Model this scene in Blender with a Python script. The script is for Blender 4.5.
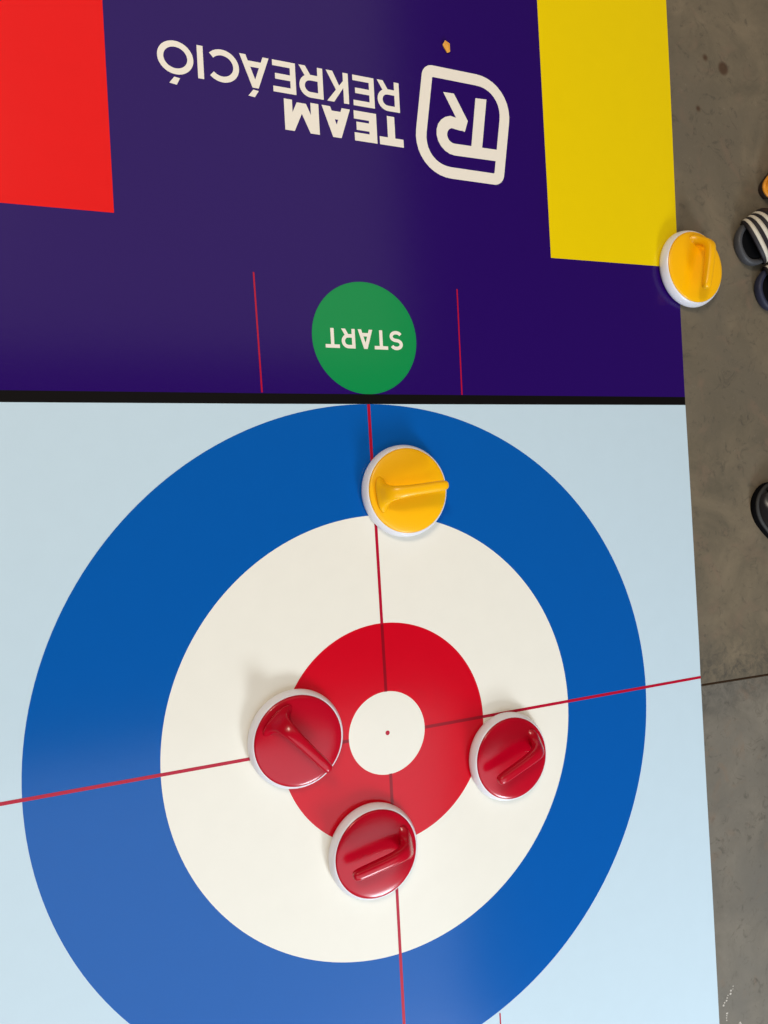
import bpy, bmesh, math, random
from mathutils import Matrix, Vector, noise

for o in list(bpy.data.objects):
    bpy.data.objects.remove(o)
S = bpy.context.scene
COL = S.collection
random.seed(4)
PI = math.pi


def lin(r, g, b):
    f = lambda c: (c / 255 / 12.92) if c / 255 <= 0.04045 else ((c / 255 + 0.055) / 1.055) ** 2.4
    return (f(r), f(g), f(b), 1.0)


# ------------------------------------------------------------------ camera
cam_d = bpy.data.cameras.new('camera')
cam = bpy.data.objects.new('camera', cam_d)
COL.objects.link(cam)
cam_d.sensor_fit = 'VERTICAL'
cam_d.sensor_height = 36.0
cam_d.lens = 761.457 / 1024 * 36.0
cam_d.clip_start = 0.02
cam.matrix_world = Matrix(((0.916665, 0.050292, -0.396479, -0.577765),
                           (-0.053994, 0.99854, 0.001827, 0.439743),
                           (0.395991, 0.019733, 0.918042, 1.379458),
                           (0, 0, 0, 1)))
S.camera = cam

# ------------------------------------------------------------------ world, lights, exposure
world = bpy.data.worlds.new('hall_ambience')
S.world = world
world.use_nodes = True
bg = world.node_tree.nodes['Background']
bg.inputs['Color'].default_value = (1.0, 0.90, 0.78, 1)
bg.inputs['Strength'].default_value = 0.12


def area(name, loc, target, sx, sy, power, color):
    l = bpy.data.lights.new(name, 'AREA')
    l.shape = 'RECTANGLE'
    l.size, l.size_y = sx, sy
    l.energy = power
    l.color = color
    o = bpy.data.objects.new(name, l)
    COL.objects.link(o)
    o.location = loc
    o.rotation_euler = (Vector(target) - Vector(loc)).to_track_quat('-Z', 'Y').to_euler()
    return o


area('window_daylight', (1.45, -3.6, 2.4), (0.1, 0.0, 0), 1.0, 0.9, 140, (0.84, 0.93, 1.0))
area('skylight_daylight', (-0.6, -3.1, 4.0), (-0.6, -3.1, 0), 5.6, 4.0, 140, (0.80, 0.91, 1.0))
area('hall_ceiling_lamp', (-2.0, 3.0, 3.9), (0.0, 0.5, 0), 0.9, 0.9, 95, (1.0, 0.87, 0.70))
area('luminous_ceiling', (-1.2, 3.9, 4.0), (-1.2, 3.9, 0), 6.4, 4.6, 64, (1.0, 0.88, 0.74))

S.view_settings.view_transform = 'Standard'
S.view_settings.look = 'None'
S.view_settings.gamma = 1.0
S.view_settings.exposure = 0.07
S.view_settings.use_curve_mapping = False


# ------------------------------------------------------------------ materials
def mat(name, col, rough=0.5, spec=0.5, coat=0.0, weave=0.0, mottle=0.0, sss=0.0, scale=60.0):
    m = bpy.data.materials.new(name)
    m.use_nodes = True
    nt = m.node_tree
    b = nt.nodes['Principled BSDF']
    b.inputs['Base Color'].default_value = col
    b.inputs['Roughness'].default_value = rough
    b.inputs['Specular IOR Level'].default_value = spec
    b.inputs['Coat Weight'].default_value = coat
    b.inputs['Coat Roughness'].default_value = 0.12
    if sss:
        b.inputs['Subsurface Weight'].default_value = sss
        b.inputs['Subsurface Radius'].default_value = (0.006, 0.004, 0.003)
    tc = nt.nodes.new('ShaderNodeTexCoord')
    if mottle:
        n = nt.nodes.new('ShaderNodeTexNoise')
        n.inputs['Scale'].default_value = scale
        n.inputs['Detail'].default_value = 4
        nt.links.new(tc.outputs['Object'], n.inputs['Vector'])
        mx = nt.nodes.new('ShaderNodeMix')
        mx.data_type = 'RGBA'
        mx.inputs['A'].default_value = tuple(c * (1 - mottle) for c in col[:3]) + (1,)
        mx.inputs['B'].default_value = tuple(min(1, c * (1 + mottle)) for c in col[:3]) + (1,)
        nt.links.new(n.outputs['Fac'], mx.inputs['Factor'])
        nt.links.new(mx.outputs['Result'], b.inputs['Base Color'])
    if weave:
        # canvas weave of the banner vinyl: stretched noise both ways
        last = None
        for sc in ((40, 420, 1), (420, 60, 1)):
            mp = nt.nodes.new('ShaderNodeMapping')
            mp.inputs['Scale'].default_value = sc
            nt.links.new(tc.outputs['Object'], mp.inputs['Vector'])
            n = nt.nodes.new('ShaderNodeTexNoise')
            n.inputs['Scale'].default_value = 1.0
            n.inputs['Detail'].default_value = 2
            nt.links.new(mp.outputs['Vector'], n.inputs['Vector'])
            if last is None:
                last = n.outputs['Fac']
            else:
                a = nt.nodes.new('ShaderNodeMath')
                a.operation = 'ADD'
                nt.links.new(last, a.inputs[0])
                nt.links.new(n.outputs['Fac'], a.inputs[1])
                last = a.outputs[0]
        bp = nt.nodes.new('ShaderNodeBump')
        bp.inputs['Strength'].default_value = weave
        bp.inputs['Distance'].default_value = 0.0006
        nt.links.new(last, bp.inputs['Height'])
        nt.links.new(bp.outputs['Normal'], b.inputs['Normal'])
    return m


def vinyl(name, *rgb):
    return mat(name, lin(*rgb), rough=0.15, spec=0.28, weave=0.10, mottle=0.02, scale=25)


M = dict(
    ice=vinyl('vinyl_ice_blue', 194, 213, 225),
    blue=vinyl('vinyl_blue', 0, 86, 168),
    white=vinyl('vinyl_white', 234, 229, 218),
    red=vinyl('vinyl_red', 202, 0, 28),
    block_red=vinyl('vinyl_bright_red', 230, 0, 4),
    yellow=vinyl('vinyl_yellow', 236, 204, 0),
    purple=vinyl('vinyl_purple', 37, 3, 95),
    green=vinyl('vinyl_green', 8, 138, 72),
    black=mat('vinyl_black', lin(8, 4, 4), rough=0.7, spec=0.12, weave=0.12),
    cream=vinyl('vinyl_cream', 238, 229, 216),
    line=vinyl('vinyl_line_red', 178, 14, 48),
    darkline=vinyl('vinyl_line_dark_red', 140, 6, 26),
    stone_white=mat('white_plastic', lin(232, 230, 236), rough=0.28, spec=0.5, mottle=0.015, sss=0.08),
    stone_red=mat('red_plastic', lin(184, 0, 32), rough=0.2, spec=0.35, mottle=0.03),
    stone_yellow=mat('yellow_plastic', lin(255, 186, 0), rough=0.30, spec=0.4, mottle=0.02),
    seam=mat('joint_dirt', lin(84, 62, 44), rough=0.9, mottle=0.3),  # brown base under the slabs, its own colour showing in the open joint
    rubber=mat('grey_rubber', lin(66, 66, 70), rough=0.55, mottle=0.15, scale=200),
    footbed=mat('black_footbed', lin(6, 6, 9), rough=0.9, spec=0.1, mottle=0.2, scale=200),
    strap=mat('black_strap', lin(24, 18, 26), rough=0.6, mottle=0.2, scale=200),
    stripe=mat('white_stripe', lin(214, 206, 190), rough=0.6, mottle=0.05, scale=200),
    navy=mat('navy_foam', lin(34, 38, 62), rough=0.6, mottle=0.15, scale=200),
    leather=mat('black_leather', lin(26, 23, 26), rough=0.32, mottle=0.3, scale=120),
    welt=mat('worn_black_welt', lin(44, 43, 42), rough=0.7, mottle=0.4, scale=250),
    tan=mat('tan_orange_leather', lin(222, 142, 28), rough=0.45, mottle=0.15, scale=80),
    dark_sole=mat('dark_brown_sole', lin(36, 18, 14), rough=0.6, mottle=0.1),
    chip=mat('orange_flake', lin(232, 160, 60), rough=0.5, mottle=0.25, scale=300),
    scuff=mat('pale_scuff', lin(186, 178, 168), rough=0.8, mottle=0.2, scale=300),
)


def concrete(name, c_lo, c_hi, c_mid):
    m = bpy.data.materials.new(name)
    m.use_nodes = True
    nt = m.node_tree
    L = nt.links
    b = nt.nodes['Principled BSDF']
    b.inputs['Roughness'].default_value = 0.45
    b.inputs['Specular IOR Level'].default_value = 0.35
    geo = nt.nodes.new('ShaderNodeNewGeometry')

    def tex(sc, det, dist=0.0, rough=0.6):
        n = nt.nodes.new('ShaderNodeTexNoise')
        n.inputs['Scale'].default_value = sc
        n.inputs['Detail'].default_value = det
        n.inputs['Roughness'].default_value = rough
        n.inputs['Distortion'].default_value = dist
        L.new(geo.outputs['Position'], n.inputs['Vector'])
        return n.outputs['Fac']

    def ramp(src, p0, p1, c0, c1):
        r = nt.nodes.new('ShaderNodeValToRGB')
        r.color_ramp.elements[0].position = p0
        r.color_ramp.elements[1].position = p1
        r.color_ramp.elements[0].color = c0
        r.color_ramp.elements[1].color = c1
        L.new(src, r.inputs['Fac'])
        return r.outputs['Color']

    def mix(fac, a, bb, mode='MIX'):
        x = nt.nodes.new('ShaderNodeMix')
        x.data_type = 'RGBA'
        x.blend_type = mode
        if isinstance(fac, float):
            x.inputs['Factor'].default_value = fac
        else:
            L.new(fac, x.inputs['Factor'])
        for s, i in ((a, 'A'), (bb, 'B')):
            if isinstance(s, tuple):
                x.inputs[i].default_value = s
            else:
                L.new(s, x.inputs[i])
        return x.outputs['Result']

    W, K = (1, 1, 1, 1), (0, 0, 0, 1)
    base = ramp(tex(6, 7, 0.5, 0.68), 0.34, 0.66, lin(*c_lo), lin(*c_hi))
    base = mix(ramp(tex(2.2, 3, 0.6), 0.45, 0.62, K, W), base, lin(*c_mid))
    base = mix(ramp(tex(11, 5, 1.2), 0.56, 0.72, K, (0.55, 0.55, 0.55, 1)), base, lin(122, 102, 86))
    base = mix(ramp(tex(26, 6, 1.5, 0.75), 0.55, 0.70, K, (0.7, 0.7, 0.7, 1)), base, lin(70, 65, 58))
    base = mix(ramp(tex(160, 3, 0, 0.8), 0.62, 0.76, K, (0.35, 0.35, 0.35, 1)), base, lin(150, 138, 122))
    # grimy band along the joint
    sep = nt.nodes.new('ShaderNodeSeparateXYZ')
    L.new(geo.outputs['Position'], sep.inputs[0])
    ab = nt.nodes.new('ShaderNodeMath'); ab.operation = 'ABSOLUTE'
    L.new(sep.outputs['Y'], ab.inputs[0])
    band = ramp(ab.outputs[0], 0.0, 0.13, W, K)
    band = mix(1.0, band, ramp(tex(34, 6, 1.0, 0.75), 0.42, 0.66, K, (0.85, 0.85, 0.85, 1)), 'MULTIPLY')
    base = mix(band, base, lin(64, 62, 58))
    # three round brown stains
    for (x, y, r) in ((0.9424, 1.5078, 0.008), (1.0009, 1.4914, 0.017), (0.9104, 1.3775, 0.0075)):
        d = nt.nodes.new('ShaderNodeVectorMath'); d.operation = 'DISTANCE'
        L.new(geo.outputs['Position'], d.inputs[0])
        d.inputs[1].default_value = (x, y, -0.002)
        mk = ramp(d.outputs['Value'], r * 0.75, r * 1.15, (0.8, 0.8, 0.8, 1), K)
        base = mix(mk, base, lin(70, 46, 30))
    L.new(base, b.inputs['Base Color'])
    bp = nt.nodes.new('ShaderNodeBump')
    bp.inputs['Strength'].default_value = 0.2
    bp.inputs['Distance'].default_value = 0.001
    L.new(tex(45, 6, 0.5, 0.7), bp.inputs['Height'])
    L.new(bp.outputs['Normal'], b.inputs['Normal'])
    return m


M['concrete'] = concrete('brownish_concrete', (95, 87, 73), (123, 110, 91), (104, 95, 81))
M['grey_concrete'] = concrete('grey_concrete', (98, 92, 83), (124, 116, 104), (106, 101, 93))


# ------------------------------------------------------------------ helpers
def obj(name, bm, material, parent=None, smooth=False):
    bmesh.ops.recalc_face_normals(bm, faces=bm.faces[:])
    me = bpy.data.meshes.new(name)
    bm.to_mesh(me)
    bm.free()
    me.materials.append(material)
    if smooth:
        for p in me.polygons:
            p.use_smooth = True
    o = bpy.data.objects.new(name, me)
    COL.objects.link(o)
    if parent:
        o.parent = parent
    return o


def tag(o, label, cat, group=None):
    o['label'] = label
    o['category'] = cat
    if group:
        o['group'] = group


def empty(name, loc, rz=0.0):
    o = bpy.data.objects.new(name, None)
    o.empty_display_size = 0.05
    COL.objects.link(o)
    o.location = loc
    o.rotation_euler = (0, 0, rz)
    return o


def slab(bm, poly, z0, z1):
    """prism from a 2D outline"""
    a = [bm.verts.new((x, y, z0)) for x, y in poly]
    b = [bm.verts.new((x, y, z1)) for x, y in poly]
    n = len(poly)
    bm.faces.new(a[::-1])
    bm.faces.new(b)
    for i in range(n):
        bm.faces.new((a[i], a[(i + 1) % n], b[(i + 1) % n], b[i]))
    return bm


def ring(bm, r0, r1, z0, z1, n=192, c=(0, 0)):
    """flat annulus with thickness (r0 = 0 gives a disc)"""
    P = [(c[0] + r1 * math.cos(2 * PI * i / n), c[1] + r1 * math.sin(2 * PI * i / n)) for i in range(n)]
    if r0 <= 0:
        return slab(bm, P, z0, z1)
    Q = [(c[0] + r0 * math.cos(2 * PI * i / n), c[1] + r0 * math.sin(2 * PI * i / n)) for i in range(n)]
    vo = [[bm.verts.new((x, y, z)) for x, y in P] for z in (z0, z1)]
    vi = [[bm.verts.new((x, y, z)) for x, y in Q] for z in (z0, z1)]
    for i in range(n):
        j = (i + 1) % n
        bm.faces.new((vo[1][i], vo[1][j], vi[1][j], vi[1][i]))
        bm.faces.new((vo[0][j], vo[0][i], vi[0][i], vi[0][j]))
        bm.faces.new((vo[0][i], vo[0][j], vo[1][j], vo[1][i]))
        bm.faces.new((vi[0][j], vi[0][i], vi[1][i], vi[1][j]))
    return bm


def lathe(bm, prof, n=72):
    """profile of (r, z), r = 0 closes to a pole"""
    rows = []
    for r, z in prof:
        if r < 1e-6:
            rows.append([bm.verts.new((0, 0, z))])
        else:
            rows.append([bm.verts.new((r * math.cos(2 * PI * i / n), r * math.sin(2 * PI * i / n), z)) for i in range(n)])
    for a, b in zip(rows, rows[1:]):
        for i in range(n):
            j = (i + 1) % n
            if len(a) == 1:
                bm.faces.new((a[0], b[i], b[j]))
            elif len(b) == 1:
                bm.faces.new((a[i], a[j], b[0]))
            else:
                bm.faces.new((a[i], a[j], b[j], b[i]))
    return bm


def loft(bm, rows, closed=True, caps=True):
    """rows of equally many points, joined into a skin"""
    R = [[bm.verts.new(p) for p in row] for row in rows]
    n = len(R[0])
    for a, b in zip(R, R[1:]):
        for i in range(n if closed else n - 1):
            j = (i + 1) % n
            bm.faces.new((a[i], a[j], b[j], b[i]))
    if caps and closed:
        bm.faces.new(R[0][::-1])
        bm.faces.new(R[-1])
    return bm


# ------------------------------------------------------------------ floor
Z_FLOOR = -0.0025
bm = bmesh.new()
slab(bm, [(-3.5, -3.5), (3.5, -3.5), (3.5, 4.0), (-3.5, 4.0)], -0.06, -0.0075)
floor = obj('floor', bm, M['seam'])
floor['kind'] = 'structure'


def jy(x):  # the saw-cut joint between the two pours
    return -0.0192 - 0.021 * (x - 0.821)


for poly, mm in (([(-3.5, jy(-3.5) + 0.0028), (3.5, jy(3.5) + 0.0028), (3.5, 4.0), (-3.5, 4.0)], 'concrete'),
             ([(-3.5, -3.5), (3.5, -3.5), (3.5, jy(3.5) - 0.0028), (-3.5, jy(-3.5) - 0.0028)], 'grey_concrete')):
    bm = bmesh.new()
    slab(bm, poly, -0.0075, Z_FLOOR)
    obj('concrete_slab', bm, M[mm], floor)

# pale scuffs chipped into the concrete near the mat edge
def scuff(cx, cy, n, sx, sy, ang):
    bm = bmesh.new()
    rnd = random.Random(int(cx * 1e4))
    for k in range(n):
        t = (k / max(1, n - 1) - 0.5)
        px, py = t * sx + rnd.uniform(-.1, .1) * sy, rnd.uniform(-.5, .5) * sy
        x = cx + px * math.cos(ang) - py * math.sin(ang)
        y = cy + px * math.sin(ang) + py * math.cos(ang)
        r = rnd.uniform(0.0018, 0.0045)
        m_ = rnd.randint(5, 7)
        poly = [(x + r * rnd.uniform(.5, 1.3) * math.cos(2 * PI * i / m_), y + r * rnd.uniform(.4, 1.0) * math.sin(2 * PI * i / m_)) for i in range(m_)]
        slab(bm, poly, Z_FLOOR, Z_FLOOR + 0.0004)
    obj('scuff_mark', bm, M['scuff'], floor)


# ------------------------------------------------------------------ playing mat
EDGE = [(-1.7, .8192), (-.8, .8192), (-.53, .8194), (-.27, .8182), (0, .8180), (.09, .8188), (.43, .8175), (.66, .8158),
        (.85, .8160), (1.07, .8172), (1.25, .8196), (1.43, .8218), (1.61, .8228), (2.3, .8235)]


def edge(y):
    for (y0, x0), (y1, x1) in zip(EDGE, EDGE[1:]):
        if y0 <= y <= y1:
            return x0 + (x1 - x0) * (y - y0) / (y1 - y0)
    return EDGE[-1][1]


def right_side(y0, y1):
    return [(edge(y0), y0)] + [(x, y) for y, x in EDGE if y0 < y < y1] + [(edge(y1), y1)]


mat_root = empty('game_mat', (0, 0, Z_FLOOR))
tag(mat_root, 'large printed vinyl curling game mat with target rings, lying on the concrete floor', 'mat')


def part(name, bm, material, label=None, parent=None, smooth=False):
    o = obj(name, bm, material, parent or mat_root, smooth)
    if (parent or mat_root) is mat_root:
        o.location = (0, 0, -Z_FLOOR)
    if label:
        o['label'] = label
    return o


T0, T1, T2 = 0.0, 0.00018, 0.00036      # print layers on the vinyl
bm = bmesh.new()
slab(bm, [(-.825, -1.7)] + right_side(-1.7, 2.3) + [(-.825, 2.3)], Z_FLOOR, -0.0002)
part('vinyl_sheet', bm, M['black'])
Z0 = -0.0002
# flat zones of the print
lo = lambda x: .6494 + (.6527 - .6494) * max(0, (x + .2) / 1.02)     # lower edge of the black band
hi = lambda x: .6690 + (.6718 - .6690) * max(0, (x + .2) / 1.02)
xr0, xr1 = edge(lo(.8158)), edge(hi(.8158))
bm = bmesh.new()
slab(bm, [(-.825, -1.7)] + right_side(-1.7, lo(.816)) + [(-.2, lo(-.2)), (-.825, lo(-.825))], Z0, T0)
part('ice_field', bm, M['ice'], 'pale ice-blue field of the mat around the rings')
bm = bmesh.new()
slab(bm, [(-.825, lo(-.825)), (-.2, lo(-.2)), (xr0, lo(.816)), (xr1, hi(.816)), (-.2, hi(-.2)), (-.825, hi(-.825))], Z0, T0)
part('black_band', bm, M['black'], 'black band printed across the mat between purple and ice blue')
bm = bmesh.new()
slab(bm, [(-.825, hi(-.825)), (-.2, hi(-.2))] + right_side(hi(.816), 2.3) + [(-.825, 2.3)], Z0, T0)
part('purple_field', bm, M['purple'], 'deep purple end field of the mat')
bm = bmesh.new()
slab(bm, [(-.825, .9735), (-.4580, .9775), (-.4588, 2.3), (-.825, 2.3)], T0, T1)
part('red_panel', bm, M['block_red'], 'bright red block on the purple field')
bm = bmesh.new()
slab(bm, [(.4497, .9745), (edge(.981), .981)] + right_side(.981, 2.3)[1:] + [(.4490, 2.3)], T0, T1)
part('yellow_panel', bm, M['yellow'], 'bright yellow block along the mat edge')
# house
R0, R1, R2, R3 = .0812, .2168, .4316, .650
for nm, a, b, mm, lb in (('outer_ring', R2, R3, 'blue', 'blue outermost ring of the target'),
                         ('middle_ring', R1 - .012, R2, 'white', 'white ring of the target'),
                         ('inner_ring', .070, R1, 'red', 'red ring of the target'),
                         ('bullseye', 0, R0, 'white', 'white centre disc of the target')):
    bm = bmesh.new()
    if nm == 'bullseye':
        ring(bm, a, b, T0, T1 + 8e-5, c=(0, .0034))
    else:
        dz = 4e-5 if nm == 'inner_ring' else 0
        ring(bm, a, b, T0, T1 + dz, c=(0, .0025 if dz else 0))
    part(nm, bm, M[mm], lb)
bm = bmesh.new()
ring(bm, 0, .0046, T1, T2, 24, (0, .0034))
part('centre_dot', bm, M['line'], 'small red dot on the white centre disc')


def bar(x0, y0, x1, y1, w, z0=T1, z1=T2):
    bm = bmesh.new()
    d = Vector((x1 - x0, y1 - y0)).normalized()
    n = Vector((-d.y, d.x)) * w / 2
    slab(bm, [(x0 + n.x, y0 + n.y), (x1 + n.x, y1 + n.y), (x1 - n.x, y1 - n.y), (x0 - n.x, y0 - n.y)], z0, z1)
    return bm


LW = .0062
for a, b, mm in ((-.824, -R1, 'line'), (-R1, -R0, 'darkline'), (R0, R1, 'darkline'), (R1, edge(0) - .0002, 'line')):
    part('tee_line', bar(a, 0.0012, b, 0.0012, LW), M[mm])
for a, b, mm in ((.6497, R1, 'line'), (R1, R0 + .003, 'darkline'), (-R0 + .004, -R1, 'darkline'), (-R1, -1.7, 'line')):
    cx = lambda y: -.0027 + .0044 * min(1, max(0, (.65 - y) / .62))
    part('centre_line', bar(cx(a), a, cx(b), b, LW), M[mm])
for x in (-.219, .219):
    part('guide_line', bar(x, -.617, x, -1.7, .0031, T0, T2), M['line'], 'thin red line below the rings')
part('guide_line', bar(-.2184, .8934, -.2147, .6705, .0031, T0, T1), M['line'], 'thin red line left of the green disc')
part('guide_line', bar(.2097, .8901, .2079, .6705, .0031, T0, T1), M['line'], 'thin red line right of the green disc')
bm = bmesh.new()
ring(bm, 0, .1102, T0, T1, 96, (-.0013, .7797))
start_disc = part('start_disc', bm, M['green'], 'green start disc')

# lettering ----------------------------------------------------------
def arc(cx, cy, rx, ry, a0, a1, n=18):
    return [(cx + rx * math.cos(math.radians(a0 + (a1 - a0) * i / n)), cy + ry * math.sin(math.radians(a0 + (a1 - a0) * i / n))) for i in range(n + 1)]


def stroke(bm, pts, w, fx, z0, z1, closed=False):
    """constant-width mitred stroke; fx maps reading coordinates to the mat"""
    n = len(pts)
    L_, R_ = [], []
    for i in range(n):
        p = Vector(pts[i])
        if closed:
            a, b = Vector(pts[i - 1]), Vector(pts[(i + 1) % n])
        else:
            a = Vector(pts[i - 1]) if i else None
            b = Vector(pts[i + 1]) if i < n - 1 else None
        d0 = (p - a).normalized() if a is not None else None
        d1 = (b - p).normalized() if b is not None else None
        if d0 is None:
            d0 = d1
        if d1 is None:
            d1 = d0
        n0 = Vector((-d0.y, d0.x))
        n1 = Vector((-d1.y, d1.x))
        m_ = (n0 + n1)
        m_ = m_.normalized() if m_.length > 1e-6 else n0
        k = 1 / max(.45, m_.dot(n0))
        L_.append(p + m_ * w / 2 * k)
        R_.append(p - m_ * w / 2 * k)
    v = [[[bm.verts.new((*fx(q), z)) for q in side] for side in (L_, R_)] for z in (z0, z1)]
    for i in range(n if closed else n - 1):
        j = (i + 1) % n
        bm.faces.new((v[1][0][i], v[1][1][i], v[1][1][j], v[1][0][j]))
        bm.faces.new((v[0][0][j], v[0][1][j], v[0][1][i], v[0][0][i]))
        bm.faces.new((v[0][0][i], v[1][0][i], v[1][0][j], v[0][0][j]))
        bm.faces.new((v[0][1][j], v[1][1][j], v[1][1][i], v[0][1][i]))
    if not closed:
        for i in (0, n - 1):
            bm.faces.new((v[0][0][i], v[0][1][i], v[1][1][i], v[1][0][i]))


def glyph(ch, w, h, t):
    """strokes of a capital in a cell w x h with stroke t: list of (points, closed)"""
    k = t / 2
    if ch == 'T':
        return [([(0, h - k), (w, h - k)], 0), ([(w / 2, 0), (w / 2, h)], 0)]
    if ch == 'E':
        return [([(k, 0), (k, h)], 0), ([(0, h - k), (w, h - k)], 0), ([(0, h / 2), (w * .9, h / 2)], 0), ([(0, k), (w, k)], 0)]
    if ch == 'I':
        return [([(w / 2, 0), (w / 2, h)], 0)]
    P = lambda *p: (list(p), 2)                      # a filled polygon
    if ch in 'AÁ':
        d = t * 1.08
        g = [P((0, 0), (d, 0), (w / 2 + d * .5, h), (w / 2 - d * .5, h)), P((w - d, 0), (w, 0), (w / 2 + d * .5, h), (w / 2 - d * .5, h)),
             ([(w * .22, h * .27), (w * .78, h * .27)], 0)]
        if ch == 'Á':
            g.append(P((w * .40, h * 1.08), (w * .58, h * 1.06), (w * .76, h * 1.27), (w * .54, h * 1.29)))
        return g
    if ch == 'M':
        d = t * 1.15
        c = w / 2
        return [([(k, 0), (k, h)], 0), ([(w - k, 0), (w - k, h)], 0), P((c - d / 2, h * .06), (c + d / 2, h * .06), (d, h), (0, h)),
                P((c - d / 2, h * .06), (c + d / 2, h * .06), (w, h), (w - d, h))]
    if ch == 'K':
        return [([(k, 0), (k, h)], 0), P((w - t * 1.35, h), (w, h), (t, h * .27), (t, h * .50)), P((w - t * 1.25, 0), (w, 0), (w * .56, h * .62), (w * .38, h * .52))]
    if ch == 'R':
        yb = h * .36
        rr = (h - k - yb) / 2
        pts = [(k, h - k), (w - k - rr, h - k)] + arc(w - k - rr, h - k - rr, rr, rr, 90, -90, 14)[1:] + [(k, yb)]
        return [([(k, 0), (k, h)], 0), (pts, 0), P((w - t * 1.2, 0), (w, 0), (w * .66, yb + k), (w * .66 - t * 1.2, yb + k))]
    if ch == 'C':
        return [(arc(w * .54, h / 2, w * .54 - k, h / 2 - k, 42, 318, 30), 0)]
    if ch in 'OÓ':
        g = [(arc(w / 2, h / 2, w / 2 - k, h / 2 - k, 0, 360, 40)[:-1], 1)]
        if ch == 'Ó':
            g.append(P((w * .40, h * 1.10), (w * .56, h * 1.08), (w * .70, h * 1.28), (w * .50, h * 1.31)))
        return g
    if ch == 'S':
        q = h / 4
        up = arc(w / 2, h - k - (h / 2 - k) / 2, w / 2 - k, (h / 2 - k) / 2, 25, 270, 16)
        dn = arc(w / 2, k + (h / 2 - k) / 2, w / 2 - k, (h / 2 - k) / 2, 90, -155, 16)
        return [(up + dn[1:], 0)]


def word(letters, y_base, h, t, z0, z1, parent, material):
    for ch, xa, xb in letters:
        bm = bmesh.new()
        fx = lambda p, xa=xa: (xa - p[0], y_base - p[1])
        for q, (pts, cl) in enumerate(glyph(ch, xa - xb, h, t)):
            if cl == 2:
                slab(bm, [fx(p) for p in pts], z0, z1 + q * 4e-5)
            else:
                stroke(bm, pts, t, fx, z0, z1 + q * 4e-5, cl)
        o = part('letter', bm, material, None, parent)


word([('T', .1047, .0526), ('E', .0470, -.0008), ('A', -.0085, -.0668), ('M', -.0735, -.1421)],
     1.2272, .0590, .0160, T0, T1, mat_root, M['cream'])
word([('R', .1003, .0526), ('E', .0455, .0003), ('K', -.0092, -.0546), ('R', -.0617, -.1094), ('E', -.1165, -.1612),
      ('Á', -.1676, -.2232), ('C', -.2249, -.2826), ('I', -.2886, -.3022), ('Ó', -.3079, -.3712)],
     1.2975, .0600, .0107, T0, T1, mat_root, M['cream'])
word([('S', .0786, .0505), ('T', .0460, .0171), ('A', .0136, -.0173), ('R', -.0235, -.0517), ('T', -.0560, -.0850)],
       .7965, .0382, .0068, T1, T2, start_disc, M['cream'])

# emblem: slanted frame with two big and two small round corners, letters T and R inside
bm = bmesh.new()
SH = .17
sh = lambda x, y: (x + SH * (y - 1.2335), y)
t = .0238
k = t / 2
X0, X1, Y0, Y1 = .1388 + k, .3552 - k, 1.1190 + k, 1.3482 - k
path = []
for cx, cy, r, a0 in ((X0 + .012, Y1 - .012, .012, 180), (X1 - .078, Y1 - .078, .078, 90), (X1 - .012, Y0 + .012, .012, 0), (X0 + .078, Y0 + .078, .078, 270)):
    path += [sh(*p) for p in arc(cx, cy, r, r, a0, a0 - 90, 10)]
stroke(bm, path, t, lambda p: p, T0, T1, True)
o = part('emblem_frame', bm, M['cream'])
bm = bmesh.new()
slab(bm, [(.262, 1.190), (.2787, 1.2969), (.3055, 1.2985), (.2880, 1.190)], T0, T1 + 8e-5)
part('emblem_stem', bm, M['cream'])
bm = bmesh.new()
xx = .1955
stroke(bm, [(.338, 1.1824), (.222, 1.1808)] + [(.222 + .0285 * math.cos(a), 1.2093 + .0285 * math.sin(a)) for a in [math.radians(270 - 17 * i) for i in range(1, 11)]] +
       [(.228, 1.2368 - .001), (.2415, 1.2345)], .0245, lambda p: p, T0, T1 + 12e-5)
slab(bm, [(.2021, 1.2972), (.2272, 1.2979), (.2570, 1.2454), (.2486, 1.2215), (.2330, 1.2250), (.2300, 1.2470)], T0, T1 + 4e-5)
part('emblem_loop', bm, M['cream'])

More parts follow.
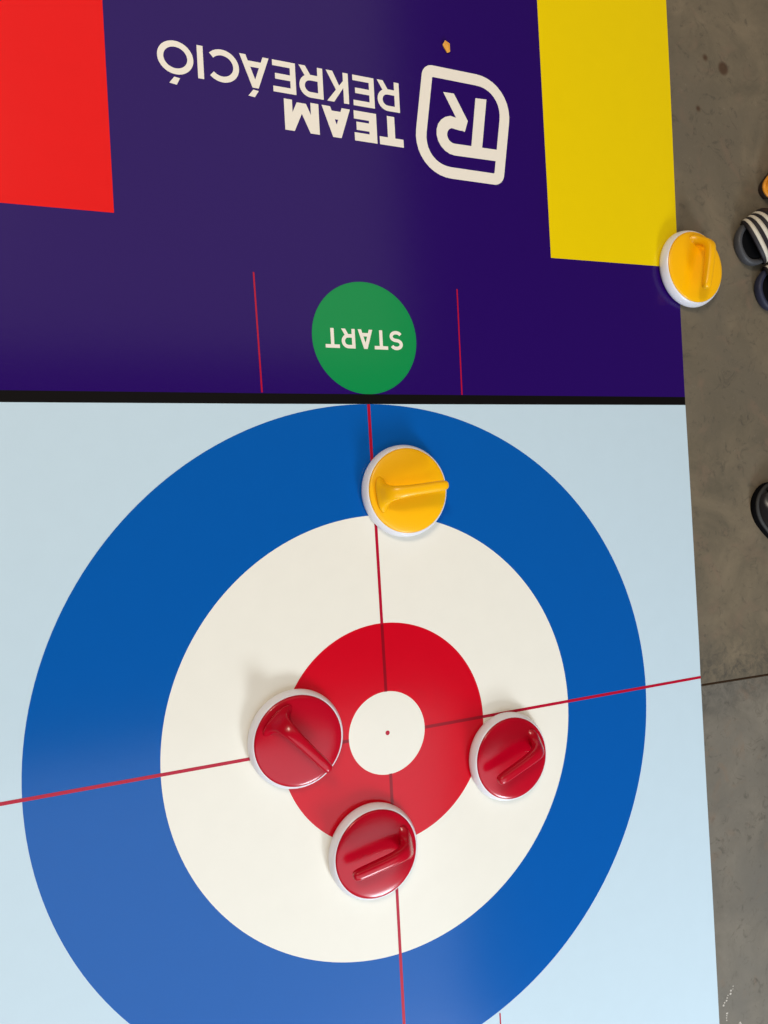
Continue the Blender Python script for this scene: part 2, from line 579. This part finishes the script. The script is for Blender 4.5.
# ------------------------------------------------------------------ curling stones
def make_stone(name, cap_mat):
    root = empty(name, (0, 0, 0))
    bm = bmesh.new()
    lathe(bm, [(0, .0014), (.060, .0014), (.074, .0010), (.083, .0008), (.0882, .0018), (.0905, .0042), (.0914, .0075), (.0913, .0110), (.0903, .0150),
               (.0885, .0192), (.0866, .0225), (.0850, .0243), (.0838, .0248), (.0832, .0241), (.0830, .0225), (0, .0225)])
    body = obj('stone_base', bm, M['stone_white'], root, True)
    body['label'] = 'white plastic running base'
    bm = bmesh.new()
    lathe(bm, [(0, .0226), (.0826, .0226), (.0832, .0238), (.0834, .0254), (.0826, .0268), (.0806, .0278), (.0768, .0288), (.070, .0297), (.060, .0308),
               (.045, .0317), (.030, .0321), (.015, .0323), (0, .0324)])
    cap = obj('cap', bm, cap_mat, root, True)
    # gooseneck handle: wide foot near the rim, then a grip reaching across and ending free
    # (u along the handle, z height, half width across, half thickness)
    path = [(.0590, .0283, .0400, .0190), (.0595, .0303, .0360, .0160), (.0588, .0332, .0305, .0135), (.0572, .0375, .0250, .0120), (.0550, .0428, .0205, .0114),
            (.0520, .0490, .0172, .0112), (.0478, .0555, .0150, .0112), (.0410, .0612, .0134, .0111), (.0310, .0645, .0122, .0109),
            (.0120, .0663, .0111, .0107), (-.0100, .0673, .0106, .0105), (-.0320, .0680, .0104, .0103), (-.0500, .0684, .0102, .0100),
            (-.0590, .0684, .0095, .0092), (-.0635, .0684, .0078, .0074), (-.0660, .0684, .0048, .0046), (-.0667, .0684, .0015, .0014)]
    rows = []
    for i, (u, z, w, th) in enumerate(path):
        a = path[max(0, i - 1)]
        b = path[min(len(path) - 1, i + 1)]
        d = Vector((b[0] - a[0], b[1] - a[1])).normalized()
        nx, nz = -d.y, d.x                       # across-thickness direction in the u-z plane
        if i == 0:
            nx, nz = 1, 0
        row = []
        for q in range(20):
            a_ = 2 * PI * q / 20
            ca, sa = math.cos(a_), math.sin(a_)
            e = .72                               # slightly squared section
            ca = math.copysign(abs(ca) ** e, ca)
            sa = math.copysign(abs(sa) ** e, sa)
            row.append((u + nx * th * sa, w * ca, z + nz * th * sa))
        rows.append(row)
    bm = bmesh.new()
    loft(bm, rows)
    h = obj('handle', bm, cap_mat, cap, True)
    sm = h.modifiers.new('smooth', 'SUBSURF')
    sm.levels = sm.render_levels = 1
    return root


def copy_tree(o, parent=None):
    c = o.copy()
    COL.objects.link(c)
    if parent:
        c.parent = parent
    for ch in list(o.children):
        copy_tree(ch, c)
    return c


Y0_ = make_stone('curling_stone', M['stone_yellow'])
R0_ = make_stone('curling_stone', M['stone_red'])
ZS = T1 - .0008 + .0004
for root, x, y, deg, lb, grp in (
        (Y0_, .0613, .4767, 186, 'yellow-topped curling stone on the blue ring, nearest the green start disc', 'yellow curling stones'),
        (None, .8451, .9769, 75, 'yellow-topped curling stone overhanging the mat edge at the corner of the yellow block', 'yellow curling stones'),
        (R0_, -.1878, .0260, 131, 'red-topped curling stone left of the white centre disc, its handle pointing lower right', 'red curling stones'),
        (None, .2661, -.0872, 21, 'red-topped curling stone right of the white centre disc, just under the red line', 'red curling stones'),
        (None, -.0462, -.2146, 9, 'red-topped curling stone below the white centre disc, on the edge of the red ring', 'red curling stones')):
    if root is None:
        root = copy_tree(Y0_ if 'yellow' in grp else R0_)
    root.location = (x, y, ZS)
    root.rotation_euler = (0, 0, math.radians(deg))
    tag(root, lb, 'curling stone', grp)


# ------------------------------------------------------------------ footwear at the right edge
def sole_outline(length, w_toe, w_waist, w_heel, n=40, grow=0.0):
    """outline, toe tip at the origin, heel towards +x"""
    up = []
    for i in range(n + 1):
        s = i / n
        s2 = s * s * (3 - 2 * s)
        x = length * (1 - math.cos(PI * s)) / 2
        q = x / length
        half = (w_toe * (1 - min(1, max(0, (q - .3) / .3))) + w_waist * (1 - abs(min(1, max(-1, (q - .6) / .3)))) + w_heel * min(1, max(0, (q - .6) / .3))) / 2
        r_t, r_h = w_toe * .55, w_heel * .5
        if x < r_t:
            half *= math.sqrt(max(0, 1 - ((r_t - x) / r_t) ** 2)) ** .85
        if x > length - r_h:
            half *= math.sqrt(max(0, 1 - ((x - length + r_h) / r_h) ** 2))
        up.append((x, half))
    pts = [(x, h) for x, h in up] + [(x, -h) for x, h in up[-2:0:-1]]
    if grow:
        cx = length / 2
        pts = [((x - cx) * (1 + 2 * grow / length) + cx, y * (1 + 2 * grow / w_toe)) for x, y in pts]
    return pts


def layers(bm, outs):
    """stack of (outline, z)"""
    loft(bm, [[(x, y, z) for x, y in o] for o, z in outs])
    return bm


def slide_sandal(loc, deg, label, rim, bed, mirror=1):
    root = empty('slide_sandal', loc, math.radians(deg))
    tag(root, label, 'sandal', 'slide sandals at the right edge')
    O = lambda g: sole_outline(.275, .108, .088, .082, 40, g)
    bm = bmesh.new()
    layers(bm, [(O(-.006), 0.0), (O(-.002), .002), (O(0), .006), (O(.0005), .015), (O(-.001), .0195), (O(-.004), .0215), (O(-.009), .0210), (O(-.011), .0185), (O(-.0130), .015)])
    obj('sole', bm, rim, root, True)
    bm = bmesh.new()
    layers(bm, [(O(-.0125), .0148), (O(-.0130), .0176), (O(-.022), .0166), (O(-.036), .0162)])
    obj('footbed', bm, bed, root, True)
    # strap: an arch over the foot from side to side, its front edge reaching forward in the middle
    X0, X1 = .030, .112

    def arch(x, off=0.0, z_extra=0.0):
        q = (x - X0) / (X1 - X0)
        half = .0560 + off - .003 * q
        top = .037 + .026 * q + off + z_extra
        out = []
        for i in range(25):
            a = PI * i / 24
            sn, cs = math.sin(a), math.cos(a)
            out.append((x + .030 * (1 - sn) * (1 - .3 * q), half * math.copysign(abs(cs) ** .85, cs), .006 + (top - .006) * sn ** .85))
        return out

    def band(bm, x0, x1, o0, o1, n=6):
        outer = [arch(x0 + (x1 - x0) * i / n, o1) for i in range(n + 1)]
        inner = [arch(x0 + (x1 - x0) * i / n, o0) for i in range(n + 1)]
        vo = [[bm.verts.new(p) for p in r] for r in outer]
        vi = [[bm.verts.new(p) for p in r] for r in inner]
        for i in range(n):
            for j in range(24):
                bm.faces.new((vo[i][j], vo[i][j + 1], vo[i + 1][j + 1], vo[i + 1][j]))
                bm.faces.new((vi[i + 1][j], vi[i + 1][j + 1], vi[i][j + 1], vi[i][j]))
        for r in (0, n):
            for j in range(24):
                bm.faces.new((vo[r][j], vi[r][j], vi[r][j + 1], vo[r][j + 1]))
        for j in (0, 24):
            for i in range(n):
                bm.faces.new((vo[i][j], vo[i + 1][j], vi[i + 1][j], vi[i][j]))
        return bm

    st = obj('strap', band(bmesh.new(), X0, X1, 0, .005), M['strap'], root, True)
    for a in (.0375, .0590, .0805):
        obj('stripe', band(bmesh.new(), a, a + .0100, .0045, .0062, 2), M['stripe'], st, True)
    return root


slide_sandal((1.010, 1.026, Z_FLOOR), 34, 'black slide sandal with white stripes across its strap, standing on the concrete', M['rubber'], M['footbed'])
slide_sandal((1.0700, .918, Z_FLOOR), 30, 'second dark slide sandal with navy rim, cut by the frame, below the striped one', M['navy'], M['footbed'])


def closed_shoe(name, loc, deg, label, upper_m, sole_m, welt_m, length=.29, w=.106, laces=True, inset=0.0):
    root = empty(name, loc, math.radians(deg))
    tag(root, label, 'shoe')
    O = lambda g: sole_outline(length, w, w * .84, w * .78, 40, g)
    bm = bmesh.new()
    layers(bm, [(O(-inset), 0.0), (O(.001 - inset), .004), (O(.001 - inset), .012), (O(-.0005 - inset), .0145)])
    obj('sole', bm, sole_m, root, True)
    bm = bmesh.new()
    layers(bm, [(O(-.0005), .0145), (O(0), .017), (O(-.002), .020), (O(-.006), .0205)])
    obj('welt', bm, welt_m, root, True)
    # upper: cross sections from toe to heel
    base = O(-.006)
    n = 41
    rows = []
    for i in range(1, n - 1):
        x, half = base[i]
        q = x / length
        if q < .35:
            top = .024 + .036 * math.sin(min(1, q / .22) * PI / 2) + .02 * max(0, (q - .15) / .2)
        else:
            top = .080 + .022 * min(1, (q - .35) / .2) - .006 * max(0, (q - .75) / .25)
        if q > .95:
            top = .080
        top = .019 + (top - .019) * min(1.05, w / .106) ** .8
        row = []
        for j in range(17):
            a = PI * j / 16
            c, s = math.cos(a), math.sin(a)
            z = .019 + (top - .019) * abs(s) ** .85
            y = half * math.copysign(abs(c) ** .62, c)
            if .50 < q < .93 and 4 <= j <= 12:      # collar opening for the foot
                dip = min(1, (q - .50) / .08, (.93 - q) / .05)
                if 5 <= j <= 11:
                    z -= (.055 if laces else .028) * dip
                y *= 1 - .12 * dip
            row.append((x + .004 * s, y, z))
        rows.append(row)
    bm = bmesh.new()
    loft(bm, rows, closed=False)
    up = obj('upper', bm, upper_m, root, True)
    # toe cap seam and laces
    if laces:
        for xx in (.10, .118, .136):
            q = xx / length
            top = .024 + .036 + .02 * max(0, (min(q, .35) - .15) / .2) if q < .35 else .082
            bm = bmesh.new()
            rws = []
            for i in range(9):
                y = -.026 + .052 * i / 8
                z = top + .003 - .010 * (y / .026) ** 2
                rws.append([(xx + .0028 * math.cos(2 * PI * k / 8), y, z + .0018 * math.sin(2 * PI * k / 8)) for k in range(8)])
            loft(bm, rws)
            obj('lace', bm, upper_m, up, True)
    return root


closed_shoe('leather_shoe', (1.034, .441, Z_FLOOR), -47,
            'black leather shoe with worn grey welt at the right edge, below the sandals', M['leather'], M['footbed'], M['welt'], .30, .124)
closed_shoe('tan_shoe', (1.104, 1.184, Z_FLOOR), 46, 'tan-orange shoe tip at the right frame edge, just above the striped sandal',
            M['tan'], M['dark_sole'], M['tan'], .16, .050, False, .003)

# ------------------------------------------------------------------ crumbs
bm = bmesh.new()
top = [(-.0040, .0125, .0050), (.0052, .0060, .0075), (.0068, -.0090, .0042), (.0006, -.0118, .0030), (-.0098, .0030, .0038)]
ctr = bm.verts.new((-.0005, .0005, .0085))
tv = [bm.verts.new(p) for p in top]
bv = [bm.verts.new((x * .8, y * .8, 0)) for x, y, z in top]
for i in range(5):
    j = (i + 1) % 5
    bm.faces.new((tv[i], tv[j], ctr))
    bm.faces.new((bv[i], bv[j], tv[j], tv[i]))
bm.faces.new(bv[::-1])
fl = obj('wood_flake', bm, M['chip'])
fl.location = (.2144, 1.3905, T0)
tag(fl, 'tiny orange-tan flake lying on the purple field above the emblem', 'flake')

for a in ((.855, -.775, 9, .05, .006, math.radians(40)), (.846, -.823, 4, .016, .004, math.radians(95)), (.885, -.860, 6, .022, .010, math.radians(60))):
    scuff(*a)
